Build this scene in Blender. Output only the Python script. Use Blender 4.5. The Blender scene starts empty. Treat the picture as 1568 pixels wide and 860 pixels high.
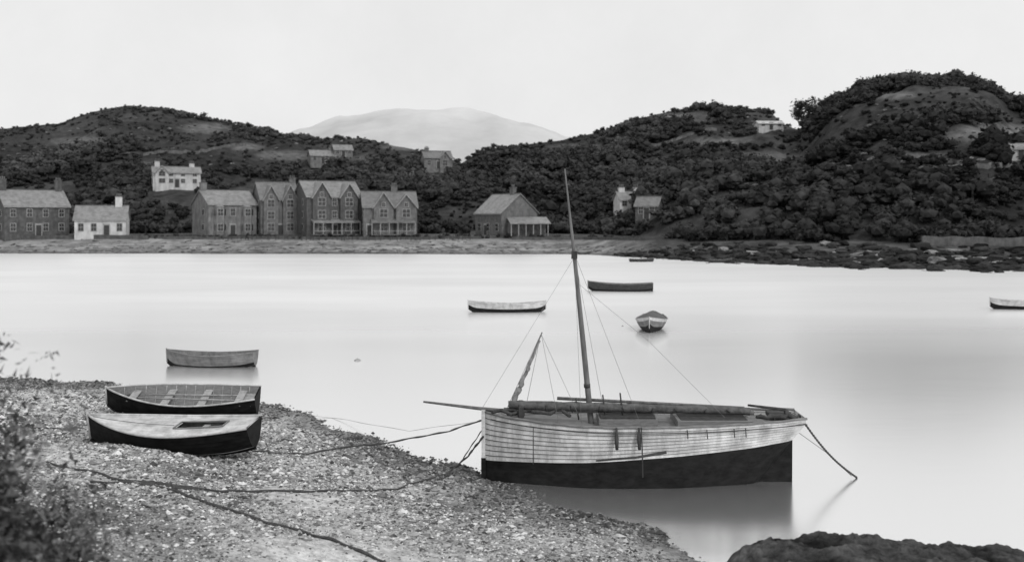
import bpy, bmesh, math, random
import numpy as np
from mathutils import Vector, noise
random.seed(7); rng=np.random.default_rng(7)
scene=bpy.context.scene
col=scene.collection
rad=math.radians
def interp(t,xs,ys): return float(np.interp(t,xs,ys))

# ------------------------------------------------------------ materials
def nt(name):
    m=bpy.data.materials.new(name); m.use_nodes=True
    t=m.node_tree; b=t.nodes['Principled BSDF']
    return m,t,b
def g(v): return (v,v,v,1)
def pmat(name,lo,hi,scale=3.0,rough=.85,bump=0.0,stretch=(1,1,1),detail=6,spec=.3,streak=0,sscale=(9,9,.6)):
    m,t,b=nt(name)
    tc=t.nodes.new('ShaderNodeTexCoord'); mp=t.nodes.new('ShaderNodeMapping'); mp.inputs['Scale'].default_value=stretch
    n=t.nodes.new('ShaderNodeTexNoise'); n.inputs['Scale'].default_value=scale; n.inputs['Detail'].default_value=detail; n.inputs['Roughness'].default_value=.65
    r=t.nodes.new('ShaderNodeValToRGB'); r.color_ramp.elements[0].position=.32; r.color_ramp.elements[1].position=.68
    r.color_ramp.elements[0].color=g(lo); r.color_ramp.elements[1].color=g(hi)
    L=t.links.new
    L(tc.outputs['Object'],mp.inputs[0]); L(mp.outputs[0],n.inputs['Vector']); L(n.outputs['Fac'],r.inputs[0])
    last=r.outputs[0]
    if streak:
        mp2=t.nodes.new('ShaderNodeMapping'); mp2.inputs['Scale'].default_value=sscale
        n2=t.nodes.new('ShaderNodeTexNoise'); n2.inputs['Scale'].default_value=1; n2.inputs['Detail'].default_value=5; n2.inputs['Roughness'].default_value=.7
        mr=t.nodes.new('ShaderNodeMapRange'); mr.inputs[1].default_value=.42; mr.inputs[2].default_value=.66; mr.inputs[3].default_value=1; mr.inputs[4].default_value=1-streak
        sc=t.nodes.new('ShaderNodeVectorMath'); sc.operation='SCALE'
        L(tc.outputs['Object'],mp2.inputs[0]); L(mp2.outputs[0],n2.inputs['Vector']); L(n2.outputs['Fac'],mr.inputs[0]); L(last,sc.inputs[0]); L(mr.outputs[0],sc.inputs['Scale']); last=sc.outputs[0]
    L(last,b.inputs['Base Color'])
    b.inputs['Roughness'].default_value=rough; b.inputs['Specular IOR Level'].default_value=spec
    if bump:
        bp=t.nodes.new('ShaderNodeBump'); bp.inputs['Strength'].default_value=bump; bp.inputs['Distance'].default_value=.05
        L(n.outputs['Fac'],bp.inputs['Height']); L(bp.outputs[0],b.inputs['Normal'])
    return m
def vmat(name,scale=2.0,amt=.5,rough=.95,bump=0,spec=.1,bdist=.1,scale2=None):
    m,t,b=nt(name)
    a=t.nodes.new('ShaderNodeAttribute'); a.attribute_name='Col'
    tc=t.nodes.new('ShaderNodeTexCoord')
    n=t.nodes.new('ShaderNodeTexNoise'); n.inputs['Scale'].default_value=scale; n.inputs['Detail'].default_value=8; n.inputs['Roughness'].default_value=.7
    mr=t.nodes.new('ShaderNodeMapRange'); mr.inputs[1].default_value=.3; mr.inputs[2].default_value=.7; mr.inputs[3].default_value=1-amt; mr.inputs[4].default_value=1+amt
    mx=t.nodes.new('ShaderNodeVectorMath'); mx.operation='SCALE'
    L=t.links.new
    L(tc.outputs['Object'],n.inputs['Vector']); L(n.outputs['Fac'],mr.inputs[0]); L(a.outputs['Color'],mx.inputs[0]); L(mr.outputs[0],mx.inputs['Scale']); L(mx.outputs[0],b.inputs['Base Color'])
    b.inputs['Roughness'].default_value=rough; b.inputs['Specular IOR Level'].default_value=spec
    if bump:
        bp=t.nodes.new('ShaderNodeBump'); bp.inputs['Strength'].default_value=bump; bp.inputs['Distance'].default_value=bdist
        L(n.outputs['Fac'],bp.inputs['Height']); L(bp.outputs[0],b.inputs['Normal'])
    return m

M_stone=pmat('rubble_stone',.10,.19,1.2,bump=.3,streak=.35,sscale=(1.5,1.5,.4))
M_stone2=pmat('dark_stone',.06,.13,1.4,bump=.3,streak=.35,sscale=(1.5,1.5,.4))
M_render=pmat('grey_render',.13,.23,.8,streak=.4,sscale=(1.5,1.5,.4))
M_white=pmat('whitewash',.45,.62,.7,streak=.3,sscale=(1.2,1.2,.4))
M_trim=pmat('painted_trim',.2,.38,2)
M_slate=pmat('slate_roof',.17,.28,1.2,rough=.5,stretch=(1,1,4),spec=.5,streak=.4,sscale=(.9,.9,.5))
M_slate2=pmat('old_slate_roof',.12,.2,1.5,rough=.5,stretch=(1,1,4),spec=.5,streak=.35,sscale=(.9,.9,.5))
M_glass,_t,_b=nt('window_glass'); _b.inputs['Base Color'].default_value=g(.03); _b.inputs['Roughness'].default_value=.2
M_dark=pmat('dark_wood',.03,.07,6)
M_wood=pmat('weathered_wood',.13,.24,5,stretch=(1,4,4))
M_pale=pmat('pale_worn_wood',.26,.45,5,stretch=(1,4,4),streak=.4)
M_spar=pmat('spar_wood',.09,.19,4,stretch=(3,3,.6))
M_tar=pmat('tarred_hull',.005,.02,3,rough=.7,stretch=(1,1,2),spec=.15)
M_hullw=pmat('weathered_white_hull',.46,.80,2.2,rough=.7,stretch=(.5,1,3),bump=.15,streak=.42,sscale=(3.2,3.2,.7))
M_seam=pmat('plank_seam',.035,.13,5)  # dark tone for plank laps, dirt and shade painted together
M_grey=pmat('grey_boat_paint',.13,.24,3,stretch=(.5,1,2),streak=.35,sscale=(4,4,1))
M_lgrey=pmat('light_boat_paint',.42,.66,3,stretch=(.5,1,2),streak=.35,sscale=(4,4,1))
M_rope=pmat('rope',.035,.09,20)
M_rig=pmat('rigging_line',.16,.26,10)
M_canvas=pmat('furled_sail_canvas',.05,.14,6,bump=.6)
M_canvasl=pmat('pale_sail_canvas',.16,.36,9,bump=.6)
M_tree=vmat('foliage',1.1,.5)
M_land=vmat('heath_and_grass',.3,.65,bump=.9,bdist=1.2)
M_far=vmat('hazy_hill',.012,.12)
M_beach=vmat('shingle',5.0,.6,bump=1.0,bdist=.06)
M_peb=vmat('pebbles',4,.25,rough=.8,spec=.3)
M_rock=vmat('rock',1.2,.6,bump=1.0,bdist=.25)
M_nrock=vmat('mossy_rock',5.5,.8,bump=1.0,bdist=.12)
M_leaf=vmat('leaves',8,.3)

# ------------------------------------------------------------ mesh helpers
def big_mesh(name,V,F,mat,C=None,smooth=False,parent=None):
    V=np.asarray(V,dtype=np.float32); F=np.asarray(F,dtype=np.int32)
    k=F.shape[1]
    me=bpy.data.meshes.new(name); me.vertices.add(len(V)); me.vertices.foreach_set('co',V.ravel())
    me.loops.add(F.size); me.loops.foreach_set('vertex_index',F.ravel())
    me.polygons.add(len(F)); me.polygons.foreach_set('loop_start',np.arange(0,F.size,k,dtype=np.int32))
    try: me.polygons.foreach_set('loop_total',np.full(len(F),k,dtype=np.int32))
    except Exception: pass
    me.polygons.foreach_set('use_smooth',np.full(len(F),smooth,dtype=bool))
    if C is not None:
        a=me.color_attributes.new('Col','FLOAT_COLOR','POINT')
        cc=np.ones((len(V),4),dtype=np.float32); cc[:,:3]=np.asarray(C,dtype=np.float32)[:,None]
        a.data.foreach_set('color',cc.ravel())
    me.update(calc_edges=True); me.validate()
    me.materials.append(mat)
    o=bpy.data.objects.new(name,me); col.objects.link(o)
    if parent: o.parent=parent
    return o
def grid_faces(nx,ny):
    i=np.arange(nx-1)[:,None]; j=np.arange(ny-1)[None,:]
    a=i*ny+j
    return np.stack([a,a+ny,a+ny+1,a+1],axis=-1).reshape(-1,4)

def tube_geo(pts,rads,n=6):
    pts=[Vector(p) for p in pts]
    if not hasattr(rads,'__len__'): rads=[rads]*len(pts)
    V=[];F=[]
    for i,p in enumerate(pts):
        d=(pts[min(i+1,len(pts)-1)]-pts[max(i-1,0)]).normalized()
        up=Vector((0,0,1)) if abs(d.z)<.9 else Vector((0,1,0))
        a=d.cross(up).normalized(); b=d.cross(a).normalized()
        for k in range(n):
            t=2*math.pi*k/n
            V.append(p+(a*math.cos(t)+b*math.sin(t))*rads[i])
    for i in range(len(pts)-1):
        for k in range(n):
            F.append((i*n+k,i*n+(k+1)%n,(i+1)*n+(k+1)%n,(i+1)*n+k))
    F.append(tuple(range(n))[::-1]); F.append(tuple(range((len(pts)-1)*n,len(pts)*n)))
    return V,F

class Rig:
    def __init__(s,name,loc,rot=(0,0,0),scale=1):
        s.e=bpy.data.objects.new(name,None); s.e.empty_display_size=.5; s.e.location=loc; s.e.rotation_euler=rot; s.e.scale=(scale,)*3; col.objects.link(s.e); s.parts={}
    def add(s,part,mat,V,F,smooth=False):
        p=s.parts.setdefault(part,[mat,[],[],smooth]); o=len(p[1]); p[1]+= [tuple(v) for v in V]; p[2]+=[tuple(i+o for i in f) for f in F]
    def box(s,part,mat,cx,cy,cz,sx,sy,sz,rz=0,ry=0):
        V=[]
        for dx in(-.5,.5):
            for dy in(-.5,.5):
                for dz in(-.5,.5):
                    x,y,z=dx*sx,dy*sy,dz*sz
                    x,z=x*math.cos(ry)+z*math.sin(ry),-x*math.sin(ry)+z*math.cos(ry)
                    x,y=x*math.cos(rz)-y*math.sin(rz),x*math.sin(rz)+y*math.cos(rz)
                    V.append((cx+x,cy+y,cz+z))
        s.add(part,mat,V,[(0,1,3,2),(4,6,7,5),(0,4,5,1),(2,3,7,6),(0,2,6,4),(1,5,7,3)])
    def ext(s,part,mat,pts,axis,a,b):
        n=len(pts); V=[]
        for w in(a,b):
            for p,q in pts: V.append((w,p,q) if axis=='x' else (p,w,q))
        F=[tuple(range(n))[::-1],tuple(range(n,2*n))]+[(i,(i+1)%n,n+(i+1)%n,n+i) for i in range(n)]
        s.add(part,mat,V,F)
    def tube(s,part,mat,pts,r,n=6): 
        V,F=tube_geo(pts,r,n); s.add(part,mat,V,F,True)
    def done(s):
        for k,(mat,V,F,sm) in s.parts.items():
            me=bpy.data.meshes.new(k); me.from_pydata(V,[],F); me.materials.append(mat)
            bm=bmesh.new(); bm.from_mesh(me); bmesh.ops.recalc_face_normals(bm,faces=bm.faces); bm.to_mesh(me); bm.free()
            if sm:
                for p in me.polygons: p.use_smooth=len(p.vertices)==4
            o=bpy.data.objects.new(k,me); o.parent=s.e; col.objects.link(o)
        return s.e

# ------------------------------------------------------------ far terrain
EU=[-.9,-.628,-.5,-.443,-.411,-.376,-.341,-.290,-.245,-.194,-.143,-.105,-.066,-.050,-.034,-.003,.0485,.093,.138,.176,.221,.2526,.2653,.2793,.297,.310,.3355,.3865,.418,.444,.469,.4885,.5,.65,.9]
EE=[.07,.086,.0925,.097,.108,.1148,.1116,.0989,.0912,.0823,.0823,.074,.0657,.0574,.0682,.0759,.0804,.0912,.1052,.1116,.1129,.1091,.0963,.0912,.1052,.1193,.1307,.1409,.1378,.139,.130,.1116,.1078,.099,.08]
DU=[-.9,-.376,-.19,-.06,-.03,.05,.14,.25,.275,.31,.39,.5,.9]
DD=[500,480,400,330,330,380,430,420,340,310,300,320,330]
SU=[-.9,-.5,.07,.12,.2,.29,.5,.9]; SS=[205,196,190,176,160,147,133,120]
WU=[-.9,.05,.15,.9]; WW=[45,40,20,20]
def tz(u,d):
    S=interp(u,SU,SS); W=interp(u,WU,WW); D=interp(u,DU,DD); E=interp(u,EU,EE)-.004
    x=u*d
    n1=noise.fractal(Vector((x*.012,d*.012,3.1)),1,2,4)
    n2=noise.fractal(Vector((x*.08,d*.08,7.7)),1,2,3)
    S=S+2.0*noise.noise(Vector((x*.05,.3,0)))+n2*.8
    zr=6.6+E*D
    if d<S: return max(-2,(d-S)*.15)
    if d<S+12: return (d-S)/12*2.3+n2*.1
    if d<S+W: return 2.3+1.0*min(1,(d-S-12)/8)+n2*.1
    t=(d-S-W)/(D-S-W)
    if t<=1:
        env=max(0,4*t*(1-t))
        return 3.3+(zr-3.3)*(t**.85)+ (n1*7+n2*1.4)*env + n2*.5*min(1,t*6)
    return zr-(d-D)*.25-(d-D)**2*.0006+n2*.5
def on_slope(u,e):
    d=interp(u,SU,SS)+interp(u,WU,WW)
    while d<520:
        if (tz(u,d)-6.6)/d>=e: return u*d,d,tz(u,d)
        d+=1
    return u*d,d,tz(u,d)
FIELDS=[(.166,.098,.035,.006),(.375,.120,.022,.005),(.47,.082,.06,.012),(.25,.06,.04,.006),(-.30,.088,.03,.006),(-.22,.062,.035,.006),(-.42,.075,.04,.006),(.33,.045,.06,.005),(.06,.07,.03,.004),(.2,.075,.04,.004),(-.15,.055,.03,.006),(-.1,.07,.03,.004),(-.26,.07,.02,.004),(-.35,.052,.03,.004),(.4,.062,.03,.004)]
def fieldness(u,e):
    v=0
    for a,b,ra,rb in FIELDS:
        q=((u-a)/ra)**2+((e-b)/rb)**2
        v=max(v,1-q)
    return max(0,v)
us=np.linspace(-.85,.85,620)
ds=np.concatenate([np.linspace(112,250,150),np.linspace(252,500,150),np.linspace(505,800,20)])
V=np.zeros((len(us),len(ds),3)); C=np.zeros((len(us),len(ds)))
for i,u in enumerate(us):
    S=interp(u,SU,SS); W=interp(u,WU,WW)
    for j,d in enumerate(ds):
        z=tz(u,d); V[i,j]=(u*d,d,z)
        e=(z-6.6)/d
        n=noise.fractal(Vector((u*d*.03,d*.03,1.0)),1,2,4)
        if d<S+W:
            band=noise.fractal(Vector((u*d*.02,d*.5,4.0)),1,2,3)
            k=.235+.05*n+.10*band
            rk=min(1,max(0,(u-.07+.02*n)/.07)); k=k*(1-rk)+rk*(.085+.05*n)
            if z<.5: k*=.5+.5*max(0,z)/.5
            if d>S+14: k=.08+.04*n
        else:
            k=.042+.03*n
            f=min(1,1.3*fieldness(u,e)); k=k*(1-f)+f*(.12+.05*n)
        C[i,j]=max(.018,k)
big_mesh('hillside_terrain',V.reshape(-1,3),grid_faces(len(us),len(ds)),M_land,C.ravel(),True)

# distant hill, aerial haze painted in as a pale base colour
hu=np.linspace(-.5,.4,240); hd=np.linspace(900,2000,80)
HU=[-.5,-.3,-.25,-.2,-.168,-.136,-.085,-.015,.029,.055,.106,.4]; HE=[.03,.07,.08,.089,.1014,.1059,.1078,.104,.0938,.0848,.07,.03]
V=[];C=[]
for u in hu:
    for d in hd:
        zr=6.6+interp(u,HU,HE)*1400
        t=abs(d-1400)/500; f=max(0,1-t**1.5)
        n=noise.fractal(Vector((u*d*.006,d*.006,0)),1,2,6)
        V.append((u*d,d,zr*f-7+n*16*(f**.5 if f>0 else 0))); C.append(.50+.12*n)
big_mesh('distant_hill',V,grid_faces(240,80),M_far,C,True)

# ------------------------------------------------------------ houses
CLEAR=[]
def window(r,x,z,w,h,fy,part='windows'):
    r.box(part+'_frames',M_trim,x,fy-.02,z,w+.2,.10,h+.2)
    r.box(part+'_glass',M_glass,x-w*.26,fy-.075,z-h*.26,w*.46,.03,h*.46); r.box(part+'_glass',M_glass,x+w*.26,fy-.075,z-h*.26,w*.46,.03,h*.46)
    r.box(part+'_glass',M_glass,x-w*.26,fy-.075,z+h*.26,w*.46,.03,h*.46); r.box(part+'_glass',M_glass,x+w*.26,fy-.075,z+h*.26,w*.46,.03,h*.46)
def roof_profile(h,e,rg,o=.35,t=.16):
    sl=(rg-e)/h
    return [(-h-o,e-o*sl+.03),(0,rg+.03),(h+o,e-o*sl+.03),(h+o,e-o*sl+.03+t),(0,rg+.03+t*1.2),(-h-o,e-o*sl+.03+t)]
def house(name,x,y,z,th,w,dep,eave,ridge,wall,roof,chim=(),gables=(),storeys=2,cols=3,bays=(),door=0,verandah=None,winw=.95):
    r=Rig(name,(x,y,z),(0,0,rad(th)))
    h=dep/2
    r.ext('walls',wall,[(-h,-1.5),(h,-1.5),(h,eave),(0,ridge),(-h,eave)],'x',-w/2,w/2)
    r.ext('roof',roof,roof_profile(h,eave,ridge),'x',-w/2-.3,w/2+.3)
    r.box('ridge_tiles',M_stone2,0,0,ridge+.28,w+.6,.25,.14)
    r.box('eaves_board',M_trim,0,-h-.33,eave-.33*(ridge-eave)/h-.02,w+.5,.06,.12)
    for cx,ch in chim:
        r.box('chimneys',wall,cx,0,(ridge-1+ch)/2,1.3,.8,ch-ridge+1)
        r.box('chimney_caps',M_stone,cx,0,ch+.07,1.5,1.0,.14)
        for q in(-.38,0,.38): r.tube('chimney_pots',M_stone,[(cx+q,0,ch+.1),(cx+q,0,ch+.65)],.12,6)
    sh=(eave-.2)/storeys
    for st in range(storeys):
        for c in range(cols):
            wx=-w/2+w*(c+.5)/cols
            if any(abs(wx-b)<1.4 for b in bays) and st<storeys: continue
            if any(abs(wx-q[0])<q[1]/2+.5 for q in gables): continue
            if st==0 and abs(wx-door)<.9: continue
            window(r,wx,.9+sh*st+.75,winw,min(1.5,sh*.55),-h)
    r.box('door',M_dark,door,-h-.05,1.0,1.0,.1,2.1); r.box('door_surround',M_trim,door,-h-.02,1.15,1.4,.06,2.5)
    for sx in(-1,1):
        for st in range(storeys):
            if eave>3.5:
                r.box('side_window_frames',M_trim,sx*(w/2+.02),-h*.4,.9+sh*st+.75,.08,1.0,1.4)
                r.box('side_window_glass',M_glass,sx*(w/2+.07),-h*.4,.9+sh*st+.75,.04,.8,1.15)
    for cx,gw,gh,pr in gables:
        a=gw/2; ge=eave-.1
        r.ext('gable_walls',wall,[(cx-a,-1.5),(cx+a,-1.5),(cx+a,ge),(cx,gh),(cx-a,ge)],'y',-h-pr,-.3)
        pf=[(p+cx,q) for p,q in roof_profile(a,ge,gh,.3,.16)]
        r.ext('gable_roof',roof,pf,'y',-h-pr-.35,-.2)
        pf=[(p+cx,q-.12) for p,q in roof_profile(a,ge,gh,.28,.22)]
        r.ext('bargeboards',M_trim,pf,'y',-h-pr-.42,-h-pr-.36)
        for st in range(storeys): window(r,cx,.9+sh*st+.75,min(1.5,gw*.45),min(1.6,sh*.6),-h-pr,'gable_window')
        if gh-ge>1.6: window(r,cx,ge+.45,.7,.8,-h-pr,'gable_window')
    for bx in bays:
        bz_=eave-.6
        V=[];P=[(bx-1.25,-h),(bx-.75,-h-.85),(bx+.75,-h-.85),(bx+1.25,-h)]
        for zz in(-.5,bz_):
            for p in P: V.append((p[0],p[1],zz))
        r.add('bay_windows',M_render,V,[(0,1,5,4),(1,2,6,5),(2,3,7,6),(4,5,6,7),(0,3,2,1)])
        V=[(p[0],p[1],bz_) for p in [(bx-1.35,-h),(bx-.8,-h-.95),(bx+.8,-h-.95),(bx+1.35,-h)]]+[(bx,-h,bz_+.7)]
        r.add('bay_roofs',roof,V,[(0,1,4),(1,2,4),(2,3,4),(0,3,2,1)])
        for st in range(storeys):
            zc=.9+sh*st+.7
            window(r,bx,zc,1.1,1.4,-h-.85,'bay')
            for sgn in(-1,1):
                r.box('bay_side_glass',M_glass,bx+sgn*1.02,-h-.43,zc,.05,.6,1.3,rz=sgn*rad(30))
    if verandah:
        vx,vw=verandah
        r.ext('verandah_roof',roof,[(-h-2.0,2.5),(-h,3.2),(-h,3.34),(-h-2.0,2.64)],'x',vx-vw/2,vx+vw/2)
        k=max(2,int(vw/1.8))
        for i in range(k+1): r.box('verandah_posts',M_trim,vx-vw/2+.1+(vw-.2)*i/k,-h-1.9,1.25,.14,.14,2.5)
        r.box('verandah_rail',M_trim,vx,-h-1.9,.9,vw,.06,.08); r.box('verandah_floor',M_stone,vx,-h-1,.1,vw,2,.2)
    r.done(); CLEAR.append((x,y,max(w,dep)*.75))
    return r
B=3.25
house('stone_house',-100.6,214,B,42,12.6,9,6.0,9.2,M_stone2,M_slate,chim=[(-5.5,11.4),(5.5,11.4)],storeys=2,cols=4,door=.2)
house('white_cottage',-84.4,211,B,14,9.8,6,3.3,5.9,M_white,M_slate,chim=[(3.2,7.9)],storeys=1,cols=4,door=1.2)
house('stone_house',-60.8,216.3,B,35,10.2,10.5,6.4,9.2,M_render,M_slate,chim=[(-4.5,10.8)],storeys=2,cols=3,bays=[-2.9,2.9],door=0)
house('gabled_house',-50.6,219,B,25,8.0,9,7.6,11.0,M_stone,M_slate2,storeys=3,cols=2,gables=[(-2.0,3.0,10.2,.7),(2.0,3.0,10.4,.7)],door=0,chim=[(3.6,12)])
house('gabled_house',-38.9,215.8,B,27,11.6,10,8.0,11.1,M_stone2,M_slate,storeys=3,cols=3,gables=[(-2.9,3.7,10.8,.8),(2.9,3.7,10.6,.8)],door=0,verandah=(0,10))
house('gabled_house',-25.9,214.5,B,12,11,9,5.9,8.9,M_stone,M_slate2,storeys=2,cols=3,gables=[(-1.4,4,8.7,.6),(3.2,4.2,8.3,.8)],door=-4.2,verandah=(.5,9),chim=[(1.2,10.2)])
house('boat_house_cottage',-1.2,215,B,-56,10,9,4.6,8.4,M_stone,M_slate,storeys=1,cols=3,door=-1,chim=[(2.5,9.8)])
r2=Rig('lean_to_verandah',(3.2,208.2,B),(0,0,rad(12)))
r2.ext('roof',M_slate,[(-2,2.3),(2,3.6),(2,3.75),(-2,2.45)],'x',-4,4.4); r2.box('wall',M_stone,0,1.2,1.0,7.8,1.4,3.2)
for i in range(6): r2.box('posts',M_trim,-3.8+i*1.52,-1.8,1.1,.15,.15,2.4)
r2.box('windows',M_glass,-1.5,.47,1.6,1.4,.04,1.0); r2.box('windows',M_glass,1.8,.47,1.6,1.4,.04,1.0)
r2.done()
def villa(name,u,e,w,dep,eave,ridge,th,wall,roof,front=True,**k):
    x,y,z=on_slope(u,e); house(name,x,y,z-.2,th,w,dep,eave,ridge,wall,roof,**k)
    if front: CLEAR.append((x*.97,y*.97,w*.5)); CLEAR.append((x*.94,y*.94,w*.4))
    return x,y,z
villa('white_villa',-.328,.031,12,7,3.8,5.4,22,M_white,M_slate,gables=[(-3.8,3.4,5.5,.6)],cols=4,chim=[(-4.8,6.9),(4,6.5)])
villa('hillside_villa',-.186,.053,8,6,2.6,4.4,20,M_render,M_slate,storeys=1,cols=3,chim=[(3,5.4)])
villa('hillside_villa',-.166,.059,6,5,2.4,4,20,M_render,M_slate,storeys=1,cols=3)
villa('hillside_villa',-.074,.049,8.5,7,3.2,5.2,15,M_render,M_slate2,storeys=1,cols=3,gables=[(2,3.2,5.0,.5)],chim=[(-3,6.2)])
villa('white_cottage',.1155,.008,6,5,2.4,4.0,10,M_white,M_slate,front=False,storeys=1,cols=3,chim=[(-2.0,5.0),(1.2,5.0)])
villa('stone_cottage',.134,.000,4.5,5,2.6,4.2,-20,M_stone2,M_slate2,front=False,storeys=1,cols=2)
villa('white_cottage',.2506,.087,8,5,1.9,2.8,5,M_white,M_white,storeys=1,cols=3)
villa('white_cottage',.492,.058,7,5,2.0,3,-5,M_white,M_slate,storeys=1,cols=3)

# walls along the far shore
def wall_run(name,pts,h,th,mat):
    V=[];F=[]
    for i,(x,y,z) in enumerate(pts):
        hh=h*(1+.25*noise.noise(Vector((x*.4,y*.4,0))))
        V+=[(x,y-th/2,z-1),(x,y-th/2,z+hh),(x,y+th/2,z+hh),(x,y+th/2,z-1)]
        if i:
            a=4*(i-1); b=4*i
            F+=[(a,b,b+1,a+1),(a+1,b+1,b+2,a+2),(a+2,b+2,b+3,a+3)]
    me=bpy.data.meshes.new(name); me.from_pydata(V,[],F); me.materials.append(mat); o=bpy.data.objects.new(name,me); col.objects.link(o)
def run_pts(u0,u1,off,n):
    P=[]
    for i in range(n):
        u=u0+(u1-u0)*i/(n-1); d=interp(u,SU,SS)+off; P.append((u*d,d,tz(u,d)))
    return P
wall_run('sea_wall',run_pts(-.62,-.355,13,60),.8,.5,M_stone2)
wall_run('sea_wall',run_pts(-.345,-.03,14,80),.5,.5,M_stone2)
wall_run('sea_wall',run_pts(.0,.13,14,40),.5,.5,M_stone2)
wall_run('sea_wall',run_pts(.40,.62,15,60),1.3,.5,M_stone)
for (u0,e0,u1,e1) in [(.20,.035,.31,.047),(.27,.03,.42,.046),(.40,.052,.52,.05),(-.36,.06,-.26,.07),(.08,.06,.2,.085)]:
    P=[]
    for i in range(40):
        f=i/39; P.append(on_slope(u0+(u1-u0)*f,e0+(e1-e0)*f+.002*math.sin(f*9)))
    P=[p for k,p in enumerate(P) if k==0 or abs(p[1]-P[k-1][1])<12]
    wall_run('dry_stone_wall',P,.8,.6,M_stone)
fr=Rig('shore_fence',(0,0,0))
for i in range(60):
    u=-.29+.25*i/59+rng.normal()*.001; d=interp(u,SU,SS)+12.5; fr.box('posts',M_trim if i%3 else M_dark,u*d,d,tz(u,d)+.5,.14,.14,.9+rng.uniform(-.3,.3))
fr.done()

# ------------------------------------------------------------ trees
def ico(n):
    bm=bmesh.new(); bmesh.ops.create_icosphere(bm,subdivisions=n,radius=1); bm.verts.ensure_lookup_table()
    v=np.array([v.co[:] for v in bm.verts]); f=np.array([[v.index for v in f.verts] for f in bm.faces]); bm.free(); return v,f
ICV,ICF=ico(2); IC1V,IC1F=ico(1)
def tree_template(nl=80,spread=.7,hz=1.0,lob=4,ls=(.08,.22)):
    V=[];F=[];C=[];o=0
    cs=[]
    for k in range(lob):
        a=rng.uniform(0,6.28); rr=rng.uniform(.1,spread)
        c=np.array([rr*math.cos(a),rr*math.sin(a),hz+rng.uniform(-.4,.3)]); r=rng.uniform(.35,.6)
        cs.append((c,r))
        v=IC1V*r*np.array([1,1,.75])*(1+rng.uniform(-.25,.25,(len(IC1V),1)))+c
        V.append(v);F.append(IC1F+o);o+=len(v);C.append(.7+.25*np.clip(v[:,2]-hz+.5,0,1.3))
    for k in range(nl):
        c,r=cs[rng.integers(lob)]
        d=rng.normal(size=3); d/=np.linalg.norm(d)
        p=c+d*r*rng.uniform(.8,1.45)*np.array([1,1,.85])
        a=rng.normal(size=3);a/=np.linalg.norm(a); b=np.cross(a,rng.normal(size=3)); b/=np.linalg.norm(b)
        s=rng.uniform(*ls)
        q=np.array([p-a*s,p+b*s*.7,p+a*s,p-b*s*.7]); V.append(q); F.append(np.array([[0,1,2],[0,2,3]])+o); o+=4
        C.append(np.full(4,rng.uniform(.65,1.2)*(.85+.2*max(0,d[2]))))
    t=np.array([[math.cos(a)*.1*(1 if z<.5 else .5),math.sin(a)*.1*(1 if z<.5 else .5),z] for z in(-.5,hz) for a in(0,1.57,3.14,4.71)])
    f=[]
    for k in range(4):
        f+=[[k,(k+1)%4,4+(k+1)%4],[k,4+(k+1)%4,4+k]]
    V.append(t);F.append(np.array(f)+o);C.append(np.full(8,.8))
    return np.vstack(V),np.vstack(F),np.concatenate(C)
TT=[tree_template() for _ in range(10)]
def scatter(name,items,mat,TT=TT):
    Vs=[];Fs=[];Cs=[];o=0
    for (x,y,z,s,sz,base) in items:
        v,f,c=TT[rng.integers(len(TT))]
        a=rng.uniform(0,6.28); ca,sa=math.cos(a),math.sin(a)
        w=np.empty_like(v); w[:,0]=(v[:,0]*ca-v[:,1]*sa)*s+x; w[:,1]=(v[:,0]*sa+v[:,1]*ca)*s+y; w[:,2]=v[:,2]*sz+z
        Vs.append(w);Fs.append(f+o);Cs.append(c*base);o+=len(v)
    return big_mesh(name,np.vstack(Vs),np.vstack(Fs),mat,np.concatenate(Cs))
items=[]
tries=0
while len(items)<7600 and tries<80000:
    tries+=1
    u=rng.uniform(-.66,.66); S=interp(u,SU,SS); W=interp(u,WU,WW); D=interp(u,DU,DD)
    t=rng.uniform(-.02,1.03)
    d=S+W+t*(D-S-W)
    if rng.uniform()>d/480: continue
    x=u*d; z=tz(u,d); e=(z-6.6)/d
    fi=fieldness(u,e)
    if fi>.1 and rng.uniform()>.06: continue
    if any((x-cx)**2+(d-cy)**2<cr*cr for cx,cy,cr in CLEAR): continue
    n=noise.fractal(Vector((x*.018,d*.018,5)),1,2,3)
    top=(.292<u<.49 and t>.72)
    wood = n+(.35 if t<.35 else 0)+(.2 if u>.0 else -.15)+(.6 if top else 0)
    if wood>.2: s=rng.uniform(1.3,2.9)
    elif wood>-.05: s=rng.uniform(.7,1.5)
    else:
        if rng.uniform()<.45: continue
        s=rng.uniform(.3,.8)
    if t>.85 and not top: s=min(s,rng.uniform(.4,1.3))
    if t<.05: s=min(s,2.0)
    if fi>.1: s=min(s,.7)
    sz=s*rng.uniform(.7,1.25)
    n5=noise.noise(Vector((x*.045,d*.045,8)))
    base=(.038+.022*n+.02*n5)*rng.uniform(.75,1.25)*(1+.6*max(0,(d-250)/200))  # foliage tone lifted with distance, aerial haze put into the colour
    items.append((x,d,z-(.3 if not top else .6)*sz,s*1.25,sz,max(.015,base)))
for k in range(60):
    a=rng.uniform(.10,.15); d=rng.uniform(203,214) ; s=rng.uniform(.5,1.2)
    items.append((a*d,d,tz(a,d)-.3*s,s*1.2,s,.035))
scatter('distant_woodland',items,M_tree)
items=[]
for k in range(300):
    u=rng.uniform(-.6,.13); d=interp(u,SU,SS)+rng.uniform(14,17) if k%2 else interp(u,SU,SS)+rng.uniform(34,44)
    x=u*d
    if any((x-cx)**2+(d-cy)**2<(cr*.8)**2 for cx,cy,cr in CLEAR): continue
    s=rng.uniform(.3,.8) if k%2 else rng.uniform(1.2,2.6)
    items.append((x,d,tz(u,d)-.4*s,s,s,rng.uniform(.025,.06)))
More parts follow.
